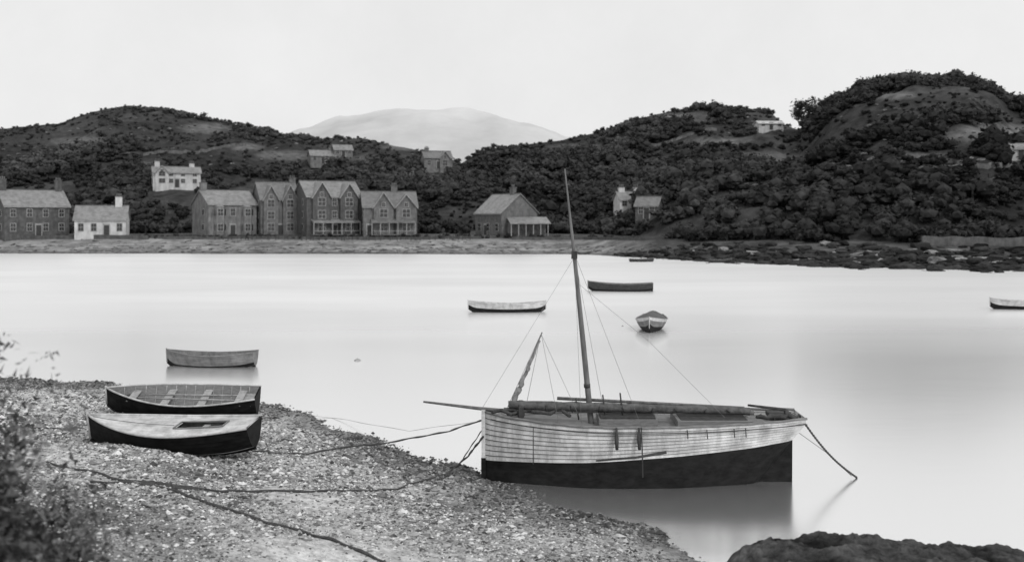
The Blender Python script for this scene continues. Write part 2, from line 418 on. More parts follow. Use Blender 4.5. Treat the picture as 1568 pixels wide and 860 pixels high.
scatter('garden_shrubs',items,M_tree)
def pine(name,x,y,z,h,lean):
    r=Rig(name,(x,y,z))
    r.tube('trunk',M_dark,[(0,0,-1),(lean*.2,0,h*.3),(lean*.6,.2,h*.6),(lean,0,h*.85)],[.3,.24,.18,.08])
    V=[];F=[];o=0
    for k in range(11):
        f=.35+.65*k/11; a=rng.uniform(0,6.28); L=h*.34*(1.2-f*.5)
        b=np.array([lean*f,0,h*.85*f]); t=b+np.array([math.cos(a)*L+lean*.3,math.sin(a)*L,rng.uniform(.2,1.2)])
        r.tube('limb',M_dark,[b,(b+t)/2+np.array([0,0,.2]),t],[.1,.07,.03],5)
        for q in range(90):
            p=t+rng.normal(size=3)*np.array([.85,.85,.45]); aa=rng.normal(size=3)*.22; bb=rng.normal(size=3)*.16
            V+= [p-aa,p+bb,p+aa,p-bb]; F.append((o,o+1,o+2,o+3)); o+=4
    r.add('foliage',M_dark,V,F); r.done()
x,y,z=on_slope(.283,.086); pine('pine_tree',x,y,z,9,1.5)
x,y,z=on_slope(.291,.091); pine('pine_tree',x,y,z,9,-1)

# rocks
def rocks(name,items,mat):
    Vs=[];Fs=[];Cs=[];o=0
    for (x,y,z,sx,sy,sz,b) in items:
        v=ICV*(1+rng.uniform(-.3,.3,(len(ICV),1))); v=np.sign(v)*np.abs(v)**.75
        a=rng.uniform(-.7,.7); ca,sa=math.cos(a),math.sin(a)
        X=v[:,0]*sx;Y=v[:,1]*sy
        w=np.stack([X*ca-Y*sa+x,X*sa+Y*ca+y,v[:,2]*sz+z+X*rng.uniform(-.2,.25)],1)
        Vs.append(w);Fs.append(ICF+o);Cs.append(np.full(len(v),b));o+=len(v)
    return big_mesh(name,np.vstack(Vs),np.vstack(Fs),mat,np.concatenate(Cs))
items=[]
for k in range(1900):
    u=rng.uniform(.1,.75); S=interp(u,SU,SS); d=S+rng.normal(3,4.5)*min(1,(u-.08)*8); 
    s=rng.uniform(.2,1.05)*min(1,.4+(u-.1)*4)
    pale=rng.uniform()<.09 and d>S+2
    items.append((u*d,d,max(-.1,tz(u,d))+rng.uniform(-.3,.3)*s,s*1.4,s,s*rng.uniform(.3,.7),rng.uniform(.15,.35) if pale else rng.uniform(.010,.05)))
rocks('shore_rocks',items,M_rock)
items=[]
for k in range(300):
    u=rng.uniform(.13,.5); e=rng.uniform(.025,.06) if k%3 else rng.uniform(.05,.12); x,y,z=on_slope(u,e)
    s=rng.uniform(.15,.5); items.append((x,y,z+.2,s*1.9,s,s*.6,rng.uniform(.1,.22)))
for k in range(120):
    u=rng.uniform(-.5,-.05); e=rng.uniform(.05,.1); x,y,z=on_slope(u,e)
    s=rng.uniform(.2,.5); items.append((x,y,z+.2,s*1.6,s,s*.7,rng.uniform(.1,.2)))
rocks('hillside_outcrops',items,M_rock)
items=[]
for k in range(900):
    u=rng.uniform(-.6,.14); d=interp(u,SU,SS)+rng.uniform(-1,13)*rng.uniform(0,1)**.4; s=rng.uniform(.08,.28)
    items.append((u*d,d,tz(u,d),s*2.5,s,s*.4,rng.uniform(.04,.22)))
rocks('foreshore_stones',items,M_rock)

# ------------------------------------------------------------ near beach
BX=[-70,-30,-20.9,-15,-9.3,-5.4,-2.2,-.73,1,2.5,3.5,4,5.5,8,10,12]
BY=[46,43.5,41.9,40.3,37,32.3,27.6,25.9,24.1,22.3,20.5,19.7,16.6,10,0,-10]
def bz(x,y,fine=True):
    s=(interp(x,BX,BY)-y)*.78
    n=noise.fractal(Vector((x*.35,y*.35,2)),1,2,4) if fine else 0
    s+=n*.9
    if s<0: z=.13*s
    else: z=.065*s+.0038*min(s,22)**2
    z+=2.3*math.exp(-(((x+6.3)/2.6)**2+((y-8.2)/2.6)**2))
    if fine: z+=.03*noise.noise(Vector((x*1.7,y*1.7,0)))
    return z
def sandy(x,y): return noise.fractal(Vector((x*.22,y*.3,9)),1,2,4)+.35*math.exp(-((x+3.2)**2/6+(y-18.5)**2/5))+.3*math.exp(-((x+18)**2/20+(y-36)**2/14))
xs=np.concatenate([np.linspace(-70,-24,50),np.linspace(-23.8,8,240),np.linspace(8.2,16,20)]); ys=np.concatenate([np.linspace(-12,8,40),np.linspace(8.15,50,260)])
V=np.zeros((len(xs),len(ys),3));C=np.zeros((len(xs),len(ys)))
for i,x in enumerate(xs):
    for j,y in enumerate(ys):
        z=bz(x,y); V[i,j]=(x,y,z)
        k=.36+.25*sandy(x,y)
        if z<.2: k*=.35+.65*max(0,z/.2)
        C[i,j]=min(.58,max(.05,k))
big_mesh('shingle_beach',V.reshape(-1,3),grid_faces(len(xs),len(ys)),M_beach,C.ravel(),True)
N=135000
px_=rng.uniform(-24,6,N*3); py_=9+35*rng.uniform(0,1,N*3)**1.15
keep=(np.abs(px_)<py_*.54+.6)&(py_<np.interp(px_,BX,BY)+1.0)
px_=px_[keep];py_=py_[keep]
sd_=np.array([sandy(a,b) for a,b in zip(px_,py_)])
keep=rng.uniform(size=len(px_))<np.clip(1.0-1.8*np.clip(sd_,0,1),.2,1)
px_=px_[keep][:N];py_=py_[keep][:N];sd_=sd_[keep][:N]
OC=np.array([[1,0,0],[0,1,0],[-1,0,0],[0,-1,0],[0,0,1],[0,0,-1]],float); OF=np.array([[0,1,4],[1,2,4],[2,3,4],[3,0,4],[1,0,5],[2,1,5],[3,2,5],[0,3,5]])
n=len(px_)
zz=np.array([bz(a,b) for a,b in zip(px_,py_)])
sz=rng.gamma(2.2,.0105,n)+.010; sz*=np.clip(py_/26,.45,1.2)
ang=rng.uniform(0,6.28,n)
loc=OC[None]*(1+rng.uniform(-.3,.3,(n,6,1)))*sz[:,None,None]*np.array([1.25,.85,.6])
ca=np.cos(ang)[:,None];sa=np.sin(ang)[:,None]
W=np.empty_like(loc); W[...,0]=loc[...,0]*ca-loc[...,1]*sa+px_[:,None]; W[...,1]=loc[...,0]*sa+loc[...,1]*ca+py_[:,None]; W[...,2]=loc[...,2]+zz[:,None]+sz[:,None]*.2
PF=(OF[None]+(np.arange(n)*6)[:,None,None]).reshape(-1,3)
cc=rng.uniform(.04,.44,n)*(1+.7*sd_); cc[rng.uniform(size=n)<.13]=.66; cc*=np.clip(.35+.65*zz/.25,.35,1); cc=np.clip(cc,.02,.7)
big_mesh('beach_pebbles',W.reshape(-1,3),PF,M_peb,np.repeat(cc,6))

# near rock at the water's edge
RX=[2.4,2.9,3.12,3.73,4.14,5.06,5.78,6.29,7.3,8.0,10,13]; RZ=[-.6,.4,1.1,1.5,1.65,1.73,1.63,1.55,1.52,1.42,1.3,.8]
gx=np.linspace(2.2,13,300); gy=np.linspace(9,18.5,220); V=[];C=[]
for x in gx:
    for y in gy:
        zt_=interp(x,RX,RZ); f=max(0,1-(max(0,y-15.8)/1.6)**2) if y>15.8 else 1
        nn=noise.fractal(Vector((x*1.5,y*1.5,4)),.7,2,8); st=noise.fractal(Vector((x*.6,y*4,1)),1,2,3)
        z=(zt_+.6)*f-.6+nn*.13+st*.06-(.05*(15.8-y) if y<15.8 else 0)
        V.append((x,y,z)); C.append(max(.015,.055+.08*nn))
big_mesh('shore_rock',V,grid_faces(300,220),M_nrock,C,True)

# foreground bush on the bank: stems, arching canes, leaves clustered along them
V=[];F=[];C=[];o=0
for k in range(420):
    x=-5.6+rng.normal()*1.15; y=min(10.4,max(8.0,9.1+rng.normal()*.7))
    if x>-3.0: continue
    hgt=max(.25,1.5-.40*abs(x+5.5)**1.3)*rng.uniform(.6,1.2)
    zb=bz(x,y,False); ln=rng.normal(size=2)*.35*hgt; tone=rng.uniform(.035,.12)
    prev=None
    for q in range(9):
        f=q/8; p=np.array([x+ln[0]*f**1.6,y+ln[1]*f**1.6,zb-.1+hgt*(f-.12*f*f)])
        if prev is not None:
            w_=.011*(1.1-f)
            V+=[(prev[0]-w_,prev[1],prev[2]),(prev[0]+w_,prev[1],prev[2]),(p[0],p[1],p[2])]; F.append((o,o+1,o+2)); o+=3; C+=[.14]*3
        prev=p
        for l in range(int(6+8*f)):
            c=p+rng.normal(size=3)*(.10*(1.2-.6*f)); a=rng.normal(size=3)*.03;b=rng.normal(size=3)*.022
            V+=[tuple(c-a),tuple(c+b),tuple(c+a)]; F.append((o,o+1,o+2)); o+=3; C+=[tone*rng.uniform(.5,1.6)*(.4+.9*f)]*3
for k in range(16000):
    x=-5.5+rng.normal()*1.1; y=min(10.4,max(8.0,9.1+rng.normal()*.7))
    if x>-2.9: continue
    hgt=max(.1,.9-.26*abs(x+5.5)**1.3); zb=bz(x,y,False); zc=zb+hgt*rng.uniform(0,1)
    p=np.array([x,y,zc]); a=rng.normal(size=3)*.028;b=rng.normal(size=3)*.02
    V+=[tuple(p-a),tuple(p+b),tuple(p+a)]; F.append((o,o+1,o+2)); o+=3; C+=[rng.uniform(.015,.07)]*3
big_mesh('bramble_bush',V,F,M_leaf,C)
V=[];F=[];C=[];o=0
for k in range(5000):
    x=-5+rng.normal()*1.5; y=11+rng.normal()*1.2
    if x>-2.6 or y<8: continue
    zb=bz(x,y,False); L_=rng.uniform(.12,.4)*(1.2 if x<-4 else .7); w_=.006; ln=rng.normal(size=2)*.3*L_
    V+=[(x-w_,y,zb-.05),(x+w_,y,zb-.05),(x+ln[0],y+ln[1],zb+L_)]; F.append((o,o+1,o+2)); o+=3; C+=[rng.uniform(.08,.3)]*3
big_mesh('bank_grass',V,F,M_leaf,C)

# ------------------------------------------------------------ water (calm in the lee of the beach, ruffled offshore)
m,t,b=nt('still_sea_water')
for nn in list(t.nodes):
    if nn.type!='OUTPUT_MATERIAL': t.nodes.remove(nn)
out=[q for q in t.nodes if q.type=='OUTPUT_MATERIAL'][0]
df=t.nodes.new('ShaderNodeBsdfDiffuse')
gl=t.nodes.new('ShaderNodeBsdfGlossy'); gl.inputs['Color'].default_value=g(.99)
mx=t.nodes.new('ShaderNodeMixShader')
tc=t.nodes.new('ShaderNodeTexCoord'); n=t.nodes.new('ShaderNodeTexNoise'); n.inputs['Scale'].default_value=.05; n.inputs['Detail'].default_value=6; n.inputs['Roughness'].default_value=.55
mp=t.nodes.new('ShaderNodeMapping'); mp.inputs['Scale'].default_value=(.5,1.6,1)
mr=t.nodes.new('ShaderNodeMapRange'); mr.inputs[1].default_value=.3; mr.inputs[2].default_value=.7; mr.inputs[3].default_value=.66; mr.inputs[4].default_value=.86
sx=t.nodes.new('ShaderNodeSeparateXYZ')
def ymap(a,b_,lo,hi):
    q=t.nodes.new('ShaderNodeMapRange'); q.interpolation_type='SMOOTHSTEP'; q.inputs[1].default_value=a; q.inputs[2].default_value=b_; q.inputs[3].default_value=lo; q.inputs[4].default_value=hi
    t.links.new(sx.outputs['Y'],q.inputs[0]); return q
mr2=ymap(24,90,.15,.31); mr3=ymap(24,100,.90,.60)
ad=t.nodes.new('ShaderNodeMath'); ad.operation='MULTIPLY_ADD'; ad.inputs[1].default_value=.06
n3=t.nodes.new('ShaderNodeTexNoise'); n3.inputs['Scale'].default_value=1.3; n3.inputs['Detail'].default_value=3
mp3=t.nodes.new('ShaderNodeMapping'); mp3.inputs['Scale'].default_value=(.3,1.2,1)
bp=t.nodes.new('ShaderNodeBump'); bp.inputs['Strength'].default_value=.03; bp.inputs['Distance'].default_value=.05
L=t.links.new
L(tc.outputs['Object'],mp.inputs[0]); L(mp.outputs[0],n.inputs['Vector']); L(n.outputs['Fac'],mr.inputs[0]); L(mr.outputs[0],df.inputs['Color'])
L(tc.outputs['Object'],sx.inputs[0]); L(n.outputs['Fac'],ad.inputs[0]); L(mr2.outputs[0],ad.inputs[2]); L(ad.outputs[0],gl.inputs['Roughness'])
L(tc.outputs['Object'],mp3.inputs[0]); L(mp3.outputs[0],n3.inputs['Vector']); L(n3.outputs['Fac'],bp.inputs['Height']); L(bp.outputs[0],gl.inputs['Normal'])
L(mr3.outputs[0],mx.inputs[0]); L(df.outputs[0],mx.inputs[1]); L(gl.outputs[0],mx.inputs[2]); L(mx.outputs[0],out.inputs[0])
me=bpy.data.meshes.new('water'); me.from_pydata([(-3500,-300,0),(3500,-300,0),(3500,5000,0),(-3500,5000,0)],[],[(0,1,2,3)]); me.materials.append(m)
col.objects.link(bpy.data.objects.new('water',me))

# ------------------------------------------------------------ boats
def hull_rows(L,zb,zt,fb,fp,rows,ns,x0=0,inset=0):
    P=[]
    for i in range(ns+1):
        s=i/ns; rr=[]
        for zf,c in rows:
            z=zf(s); h=min(1,max(0,(z-zb(s))/(zt(s)-zb(s)))); w=fb(s)
            bb=max(0,w*h**fp(s)-inset)
            if w>.02: bb+=c
            rr.append((x0+s*L,bb,z))
        P.append(rr)
    return P
def add_hull(r,P,matidx,names):
    ns=len(P)-1; nr=len(P[0])
    for sg in(-1,1):
        for k in range(nr-1):
            V=[];F=[]
            for i in range(ns+1):
                x,y,z=P[i][k]; V.append((x,sg*y,z)); x,y,z=P[i][k+1]; V.append((x,sg*y,z))
            for i in range(ns): F.append((2*i,2*i+2,2*i+3,2*i+1))
            nm,mt=names[matidx[k]]
            r.add(nm,mt,V,F)
def rowboat(name,loc,rot,L,Bm,Dp,top,bot,inn,gun,transom=True,band=.35,decked=False,cover=False,bow=.35,nplank=6,thw=None,sheer=None):
    r=Rig(name,loc,rot); thw=thw or inn
    def fb(s):
        if transom:
            f=.62+.38*math.sin(min(1,s/.45)*math.pi/2) if s<.45 else max(0,1-((s-.45)/.55)**2.0)**.95
        else: f=max(0,1-abs(2*s-1)**2.4)**.85
        return Bm/2*f
    zt=lambda s: Dp*(1+(bow*(max(0,s-.4)/.6)**2) + (.16*(max(0,.5-s)/.5)**2 if transom else .3*(max(0,.5-s)/.5)**2))
    zb=lambda s: .55*Dp*(max(0,(s-.86))/.14)**2+ (.22*Dp*(max(0,.2-s)/.2)**1.5 if transom else .55*Dp*(max(0,.14-s)/.14)**2)
    fp=lambda s: .38+.45*abs(2*s-1)**2 if not transom else .36+.5*max(0,2*s-1)**2+.1*max(0,1-3*s)
    rows=[];idx=[]
    for k in range(nplank):
        h0=k/nplank;h1=(k+1)/nplank
        rows+=[((lambda s,h=h0: zb(s)+(zt(s)-zb(s))*h),.014 if k else 0),((lambda s,h=h1: zb(s)+(zt(s)-zb(s))*h),0)]
    for j in range(len(rows)-1):
        hh=(j//2+.5)/nplank
        idx.append(2 if j%2 else (0 if hh<band else (3 if sheer and hh>1-1.1/nplank else 1)))
    P=hull_rows(L,zb,zt,fb,fp,rows,28,-L/2)
    add_hull(r,P,idx,[('bottom_planks',bot),('topside_planks',top),('lap_dirt_shade',M_seam if top is not M_tar else M_tar),('sheer_strake',sheer or top)])
    rows2=[((lambda s,h=k/6: zb(s)+.06+(zt(s)-zb(s)-.06)*h),0) for k in range(7)]
    P2=hull_rows(L,zb,zt,fb,fp,rows2,28,-L/2,.035)
    add_hull(r,P2,[0]*6,[('inner_planks',inn)])
    V=[];F=[]
    for i in range(29):
        s=i/28; z=zb(s)+.16*Dp+.06; h=(z-zb(s))/(zt(s)-zb(s)); w=max(0,fb(s)*h**fp(s)-.03); V+=[(-L/2+s*L,-w,z),(-L/2+s*L,w,z)]
    for i in range(28): F.append((2*i,2*i+2,2*i+3,2*i+1))
    r.add('bottom_boards',inn,V,F)
    if transom:
        rr=P[0]; V=[(rr[0][0],-y,z) for x,y,z in rr[::-1]]+[(rr[0][0],y,z) for x,y,z in rr]
        r.add('transom',top,V+[(v[0]+.04,v[1],v[2]) for v in V],[tuple(range(len(V))),tuple(range(len(V),2*len(V)))[::-1]])
    for sg in(-1,1):
        r.tube('gunwale',gun,[(-L/2+s*L,sg*(fb(s)+.005),zt(s)) for s in np.linspace(0,1,29)],.028,6)
    r.tube('stem_post',gun,[(L/2,0,zb(1)),(L/2+.02,0,zt(1)+.06)],[.03,.035],6)
    if not transom: r.tube('stern_post',gun,[(-L/2,0,zb(0)),(-L/2-.02,0,zt(0)+.05)],[.03,.035],6)
    r.tube('keel',bot,[(-L/2+s*L,0,zb(s)-.02) for s in np.linspace(0,1,12)],.035,5)
    if decked or cover:
        V=[];F=[]; S_=np.linspace(0,1,41); a,b_=(.17,.46) if decked else (2,3)
        for s in S_:
            w=max(0,fb(s)-.02); c=w*.3; z=zt(s)-.03; cr=.05*w if decked else .35*w
            V+=[(-L/2+s*L,-w,z),(-L/2+s*L,-c,z+cr),(-L/2+s*L,0,z+cr*1.2),(-L/2+s*L,c,z+cr),(-L/2+s*L,w,z)]
        for i in range(40):
            s=S_[i]+.0125
            for k in range(4):
                if a<s<b_ and k in(1,2): continue
                F.append((5*i+k,5*i+5+k,5*i+6+k,5*i+k+1))
        r.add('foredeck' if decked else 'canvas_cover',inn if decked else M_canvas,V,F)
        if decked:
            for sg in(-1,1): r.tube('coaming',M_wood,[(-L/2+s*L,sg*fb(s)*.3,zt(s)+.03) for s in np.linspace(a,b_,10)],.018,5)
            for s in(a,b_): r.box('coaming_ends',M_wood,-L/2+s*L,0,zt(s)+.02,.03,fb(s)*.6,.05)
            r.box('cockpit_floor',M_dark,-L/2+.31*L,0,Dp*.55,.36*L,Bm*.4,.03)
            r.tube('deck_seam',M_wood,[(-L/2+s*L,0,zt(s)-.03+.06*fb(s)+.004) for s in np.linspace(b_+.02,.97,10)],.009,4)
            r.box('thwart',M_pale,-L/2+.3*L,0,zt(.3)-.06,.16,.45,.03)
    else:
        for s in(.12,.36,.60,.82) if transom else (.16,.38,.62,.84):
            z=zt(s)-.20*Dp; h=(z-zb(s))/(zt(s)-zb(s)); w=fb(s)*h**fp(s)-.03
            r.box('thwarts',thw,-L/2+s*L,0,z,.24,2*w,.035)
        for s in np.linspace(.08,.9,14):
            for sg in(-1,1):
                pts=[]
                for h in np.linspace(.15,.98,6):
                    z=zb(s)+(zt(s)-zb(s))*h; pts.append((-L/2+s*L,sg*max(0,(fb(s)*h**fp(s)-.045)),z))
                r.tube('ribs',thw,pts,.018,4)
        if L>4.5 and loc[1]<60:
            r.tube('oars',M_pale,[(-L*.35,.2,Dp*.88),(L*.3,.1,Dp*.92)],[.03,.02]); r.tube('oars',M_pale,[(-L*.38,-.25,Dp*.88),(L*.26,-.2,Dp*.92)],[.03,.02])
            r.tube('coil_of_rope',M_rope,[(L*.34+.12*math.cos(k),.12*math.sin(k),Dp*.7+.01*k) for k in range(20)],.025,5)
            r.box('stern_sheets',thw,-L*.42,0,Dp*.82,L*.10,Bm*.55,.03)
    r.done(); return r
pi=math.pi
rowboat('rowing_boat',(-13.5,46.0,-.18),(0,rad(1),pi+rad(-3)),4.05,1.5,.70,M_grey,M_tar,M_grey,M_wood,band=.3)
rowboat('rowing_boat',(-10.6,33.0,.22),(rad(-10),rad(-1.5),pi+rad(5)),4.75,2.05,.74,M_tar,M_tar,M_wood,M_lgrey,band=.3,thw=M_pale,bow=.3)
rowboat('decked_dinghy',(-8.6,26.0,.66),(rad(-7),rad(1.5),pi+rad(-7)),4.4,1.7,.70,M_tar,M_tar,M_lgrey,M_lgrey,decked=True,bow=.45)
rowboat('white_gig',(-.35,72.6,-.12),(0,0,pi+rad(2)),5.5,1.3,.70,M_lgrey,M_tar,M_lgrey,M_lgrey,transom=False,band=.42)
rowboat('rowing_boat',(9.9,93.5,-.12),(0,0,pi+rad(-4)),5.9,1.6,.78,M_dark,M_tar,M_grey,M_grey,band=.3)
rowboat('covered_dinghy',(8.3,61.0,-.16),(0,0,rad(-101)),4.0,1.9,.80,M_grey,M_tar,M_grey,M_lgrey,cover=True,band=.45,sheer=M_lgrey)
rowboat('white_gig',(37.6,75,-.12),(0,0,pi),5.2,1.3,.70,M_lgrey,M_tar,M_lgrey,M_lgrey,transom=False,band=.42)
rowboat('rowing_boat',(20.0,158,-.1),(0,0,rad(5)),3.8,1.4,.5,M_dark,M_tar,M_grey,M_grey)
rowboat('rowing_boat',(31.5,155,-.1),(0,0,rad(5)),3.5,1.4,.5,M_dark,M_tar,M_grey,M_grey)
rowboat('rowing_boat',(13.5,190,.1),(0,0,rad(25)),3.2,1.3,.5,M_grey,M_tar,M_grey,M_lgrey)
def buoy(x,y,r0):
    r=Rig('mooring_buoy',(x,y,0)); pts=[(0,0,z*r0) for z in(-.7,-.3,.1,.35,.5,.6)]
    r.tube('float',M_pale,pts,[r0*q for q in(.5,.9,1,.8,.5,.1)],12); r.tube('ring',M_wood,[(0,0,.5*r0),(0,0,.75*r0)],.015); r.done()
buoy(-7.2,47.7,.16); buoy(6.8,63,.08)

# ------------------------------------------------------------ the sailing boat
K=.963
SX,SY,SZ=-.69,25.8,.244
r=Rig('sailing_boat',(SX,SY,SZ),(rad(1.2),0,0),K)
LL=8.26
zt=lambda s:1.40+.16*(1-min(1,s/.45))**2+.10*(max(0,s-.5)/.5)**2
zb=lambda s:-.75 if s<.82 else -.75+1.94*((s-.82)/.18)**1.1
def zbd(s): return max(zb(s)+.02,.31+.60*s**1.1) if s<.97 else zb(s)+.02
fb=lambda s:1.18*(math.sin(min(1,s/.40)*pi/2)**.75 if s<.4 else (1-.52*((s-.4)/.6)**2.2))
def fp(s):
    return .30+.55*max(0,1-s/.35)**1.5+.75*max(0,(s-.6)/.4)**1.3*(1 if s<.9 else max(.2,(1-s)/.1))
rows=[];idx=[]
nb=5;nw=9
for k in range(nb):
    rows.append(((lambda s,h=k/nb: zb(s)+(zbd(s)-zb(s))*h),0)); idx.append(0)
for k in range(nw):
    rows+=[((lambda s,h=k/nw: zbd(s)+(zt(s)-zbd(s))*h),.026),((lambda s,h=(k+.82)/nw: zbd(s)+(zt(s)-zbd(s))*h),.003),((lambda s,h=(k+1)/nw: zbd(s)+(zt(s)-zbd(s))*h),0)]  # dark strip under each lap: dirt plus lap shadow put into the colour
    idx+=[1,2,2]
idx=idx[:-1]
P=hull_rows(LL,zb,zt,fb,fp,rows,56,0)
add_hull(r,P,idx,[('tarred_bottom',M_tar),('clinker_topsides',M_hullw),('lap_dirt_shade',M_seam)])
rr=P[-1]; V=[(rr[0][0],-y,z) for x,y,z in rr[::-1]]+[(rr[0][0],y,z) for x,y,z in rr]
r.add('transom',M_hullw,V,[tuple(range(len(V)))])
V=[];F=[]
for i in range(41):
    s=i/40; w=max(0,fb(s)-.03); z=zt(s)-.14; V+=[(s*LL,-w,z),(s*LL,w,z)]
for i in range(40): F.append((2*i,2*i+2,2*i+3,2*i+1))
r.add('deck',M_wood,V,F)
for sg in(-1,1):
    r.tube('rail',M_wood,[(s*LL,sg*(fb(s)+.01),zt(s)+.01+.008*math.sin(s*60)) for s in np.linspace(0,1,50)],.032,6)
    r.tube('rubbing_strake',M_dark,[(s*LL,sg*(fb(s)+.03),zt(s)-.13) for s in np.linspace(.02,1,50)],.012,5)
r.box('stem',M_tar,-.03,0,-.2,.12,.12,1.1); r.box('stem_head',M_hullw,-.03,0,1.0,.10,.11,1.26)
r.ext('rudder',M_tar,[(6.6,-.75),(8.03,-.75),(8.03,.88),(7.5,.95),(6.6,.7)],'y',-.07,.07)
r.tube('tiller',M_dark,[(7.9,0,1.0),(7.85,0,1.62),(6.9,.1,1.72)],[.05,.05,.03])
r.box('stern_locker',M_dark,7.75,0,1.46,.6,.9,.10)
r.box('hatch_coaming',M_wood,3.7,0,1.36,1.5,1.1,.24); r.box('hatch_cover',M_dark,3.7,0,1.50,1.4,1.0,.04)
r.box('cockpit_coaming',M_wood,5.9,0,1.36,1.9,1.3,.2); r.box('cockpit_sole',M_dark,5.9,0,1.47,1.7,1.1,.02)
r.tube('windlass',M_dark,[(.95,-.45,1.58),(.95,.45,1.58)],.1,8)
for q in(-.45,.45): r.box('windlass_bitts',M_dark,.95,q,1.55,.12,.1,.45)
r.tube('mast',M_spar,[(2.85,0,.9),(2.77,0,1.4),(2.55,0,3.6),(2.34,0,5.66),(2.2,0,6.9),(2.09,0,7.9)],[.078,.078,.068,.05,.026,.018],10)
r.box('mast_cap',M_dark,2.34,0,5.66,.15,.14,.2); r.tube('crosstrees',M_dark,[(2.35,-.3,5.6),(2.35,.3,5.6)],.022)
r.tube('mast_band',M_dark,[(2.68,0,2.2),(2.675,0,2.3)],.085,10)
r.tube('bowsprit',M_spar,[(-1.6,0,1.83),(-.2,0,1.66),(1.0,0,1.55)],[.026,.045,.055],8)
pts=[];rd=[]
for i in range(40):
    f=i/39; pts.append((.62+6.27*f,-.15,1.78-.17*f+.006*math.sin(i*1.9))); rd.append((.12+.008*math.sin(i*1.3))*(1 if .03<f<.6 else .85))
r.tube('furled_sail',M_canvas,pts,rd,10)
r.tube('boom',M_spar,[(.5,-.15,1.66),(7.0,-.15,1.57)],[.05,.06],8)
for i in range(9): r.tube('sail_ties',M_dark,[(.9+i*.68+.1*math.sin(i*3),-.285,1.82-.017*i),(.92+i*.68,-.27,1.60)],.014,4)
r.tube('gaff',M_spar,[(1.9,.1,1.90),(6.8,.05,1.66)],[.045,.035],8)
pts=[];rd=[]
for i in range(30):
    f=i/29; pts.append((.70+.74*f+.014*math.sin(i*.9),-.1,1.72+1.72*f)); rd.append((.075*(1-f)**.8+.014)*(1+.18*math.sin(i*1.3+math.sin(i*.7)*2)))
r.tube('wrapped_jib',M_canvasl,pts,rd,8); r.tube('jib_spar',M_spar,[(.6,-.1,1.5),(1.5,-.1,3.66)],[.03,.016],6)
for a,b,q in [((2.34,0,5.7),(3.95,-1.12,1.45),.0045),((2.34,0,5.7),(3.2,1.15,1.45),.0045),((2.34,0,5.7),(2.45,-1.18,1.42),.004),
    ((2.34,0,5.6),(-.1,0,1.6),.0035),((1.48,-.1,3.6),(2.5,-.9,1.45),.006),((1.48,-.1,3.6),(1.9,-1.0,1.45),.005),((1.46,-.1,3.6),(.55,-.1,1.6),.006),((1.46,-.1,3.6),(1.05,-.2,1.6),.006),
    ((4.3,0,3.4),(6.1,-.9,1.6),.004),((2.34,0,5.0),(4.3,0,3.4),.004)]:
    r.tube('rigging',M_rig,[a,b],q,4)
for x,z in((3.15,2.05),(3.6,2.1),(2.45,1.95)): r.tube('belaying_posts',M_dark,[(x,-.2,1.4),(x-.08,-.2,z)],.022,5)
for x in(3.32,3.88):
    s=x/LL; r.tube('fenders',M_dark,[(x,-fb(s)-.08,zt(s)+.03),(x,-fb(s)-.09,zt(s)-.25),(x+.01,-fb(s)-.09,zt(s)-.52)],[.02,.055,.04],7)
r.tube('fender_rope',M_dark,[(3.93,-1.3,1.45),(3.95,-1.31,1.0),(3.97,-1.31,.2)],.018,5)
r.tube('quant_pole',M_dark,[(2.8,-1.32,.62),(3.8,-1.38,.72),(4.55,-1.34,.84)],[.02,.032,.04],6)
r.tube('hull_stay_chain',M_seam,[(1.25,-1.12,1.4),(1.25,-1.07,.45)],.012,4)
for x in (5.1,5.6,6.3,6.6): r.tube('chain_plates',M_dark,[(x,-fb(x/LL)-.035,1.35),(x+.02,-fb(x/LL)-.03,1.12)],.013,4)
r.tube('deck_rope',M_rope,[(.2+.25*i,-.3+.25*math.sin(i*2.1),1.62+.06*math.sin(i*3)) for i in range(9)],.05,6)
r.tube('deck_gear',M_dark,[(7.0+.12*i,-.45+.1*math.sin(i*2.1),1.52+.04*math.sin(i*3)) for i in range(10)],[.04,.07,.04,.08,.05,.07,.04,.06,.05,.03],6)
prev=None
for i in range(34):
    f=i/33; a=Vector((8.2+1.65*f,.3*f,1.5-1.75*f-.18*math.sin(pi*f)))
    if prev is not None:
        mid=(a+prev)/2; r.tube('stern_chain',M_rope,[prev+(prev-mid)*.2,prev+(mid-prev)*.5,mid,a+(a-mid)*.2],[.012,.034,.034,.012],5)
    prev=a
r.tube('stern_line',M_rig,[(8.1,0,1.1),(9.0,.2,.45),(9.7,.3,-.2)],.008,4)
r.done()

def rope(name,pts,rd,lift=.03,beach=True):
    P=[];pts=[Vector(p) for p in pts]
    for i in range(len(pts)-1):
        for k in range(10):
            p=pts[i].lerp(pts[i+1],k/10); P.append(p)
    P.append(pts[-1])
    Q=[]
    for i,p in enumerate(P):
        p=p.copy(); p.x+=.05*noise.noise(Vector((i*.3,0,1))); p.y+=.12*noise.noise(Vector((i*.25,5,1)))
        p.z=max(p.z,bz(p.x,p.y)+lift,.0); Q.append(p)
    V,F=tube_geo(Q,[rd*(1+.25*math.sin(i*1.7)) for i in range(len(Q))],6)
    me=bpy.data.meshes.new(name); me.from_pydata(V,[],F); me.materials.append(M_rope); col.objects.link(bpy.data.objects.new(name,me))
rope('mooring_rope',[(-.71,25.8,1.55),(-1.6,26.1,1.2),(-3.0,26.5,.85),(-5.0,27.0,.5),(-6.8,26.9,0),(-9,27.6,0),(-13.2,27.9,0)],.022)
rope('mooring_rope',[(-.71,25.7,1.15),(-1.1,26.0,.6),(-1.7,26.0,.1),(-2.8,23.9,0),(-4.4,22.3,0),(-6.1,21.4,0),(-8.4,21.4,0),(-10,22,0)],.026)
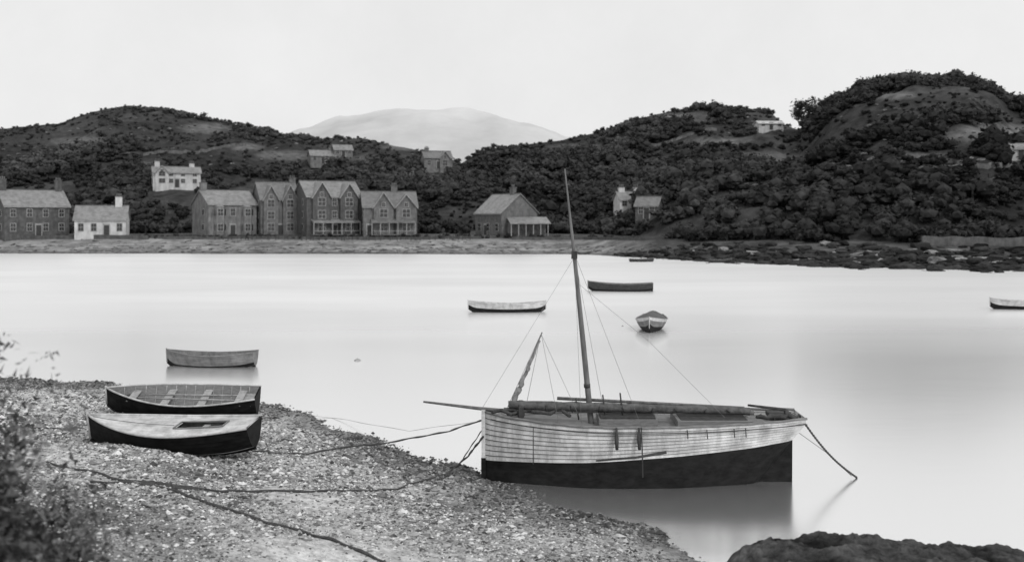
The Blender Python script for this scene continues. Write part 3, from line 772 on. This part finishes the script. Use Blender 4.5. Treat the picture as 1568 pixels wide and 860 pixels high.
rope('mooring_rope',[(-.74,25.8,1.3),(-1.25,26,.5),(-1.9,25.2,0)],.014)
rope('mooring_rope',[(-8.6,20.9,0),(-7.1,20.7,0),(-4.8,19.2,0),(-3.3,18.2,0),(-1.6,17.0,0),(0,15.5,0)],.026)
rope('mooring_rope',[(-7.6,21.0,.0),(-7.2,21.2,.05),(-6.9,20.9,.05),(-6.5,21.1,.02)],.06)
rope('mooring_rope',[(-16,31,0),(-12,30.6,0),(-9.5,30,0)],.02)
rope('mooring_rope',[(-.71,25.9,1.5),(-3,30,.4),(-6,34,.0),(-8.6,35,.2)],.005)

# ------------------------------------------------------------ light, sky, camera
w=bpy.data.worlds.new('World'); scene.world=w; w.use_nodes=True
t=w.node_tree; bg=t.nodes['Background']
sky=t.nodes.new('ShaderNodeTexSky'); sky.sky_type='NISHITA'; sky.sun_disc=False; sky.sun_elevation=rad(42); sky.sun_rotation=rad(145); sky.dust_density=4; sky.air_density=1
bw=t.nodes.new('ShaderNodeRGBToBW'); mx=t.nodes.new('ShaderNodeMix'); mx.data_type='FLOAT'; mx.inputs[0].default_value=.8; mx.inputs[3].default_value=9.8
tc=t.nodes.new('ShaderNodeTexCoord'); n=t.nodes.new('ShaderNodeTexNoise'); n.inputs['Scale'].default_value=3.5; n.inputs['Detail'].default_value=8; n.inputs['Roughness'].default_value=.65
mr=t.nodes.new('ShaderNodeMapRange'); mr.inputs[1].default_value=.3; mr.inputs[2].default_value=.7; mr.inputs[3].default_value=.93; mr.inputs[4].default_value=1.03
ml=t.nodes.new('ShaderNodeMath'); ml.operation='MULTIPLY'
L=t.links.new
L(sky.outputs[0],bw.inputs[0]); L(bw.outputs[0],mx.inputs[2]); L(tc.outputs['Generated'],n.inputs['Vector']); L(n.outputs['Fac'],mr.inputs[0]); L(mx.outputs[0],ml.inputs[0]); L(mr.outputs[0],ml.inputs[1]); L(ml.outputs[0],bg.inputs['Color'])
bg.inputs['Strength'].default_value=.1
sd=bpy.data.lights.new('sun','SUN'); sd.energy=1.3; sd.angle=rad(10); so=bpy.data.objects.new('sun',sd); col.objects.link(so)
dirv=Vector((math.sin(rad(145))*math.cos(rad(42)),math.cos(rad(145))*math.cos(rad(42)),math.sin(rad(42))))
so.rotation_euler=dirv.to_track_quat('Z','Y').to_euler(); so.location=(20,-30,60)
cam=bpy.data.cameras.new('camera'); co=bpy.data.objects.new('camera',cam); col.objects.link(co)
co.location=(0,0,6.6); co.rotation_euler=(rad(90),0,0); cam.lens=36; cam.sensor_width=36; cam.shift_y=-95/1568; cam.clip_end=8000
cam.dof.use_dof=True; cam.dof.focus_distance=29; cam.dof.aperture_fstop=.85
scene.camera=co
scene.view_settings.view_transform='Standard'; scene.view_settings.look='None'; scene.view_settings.exposure=0
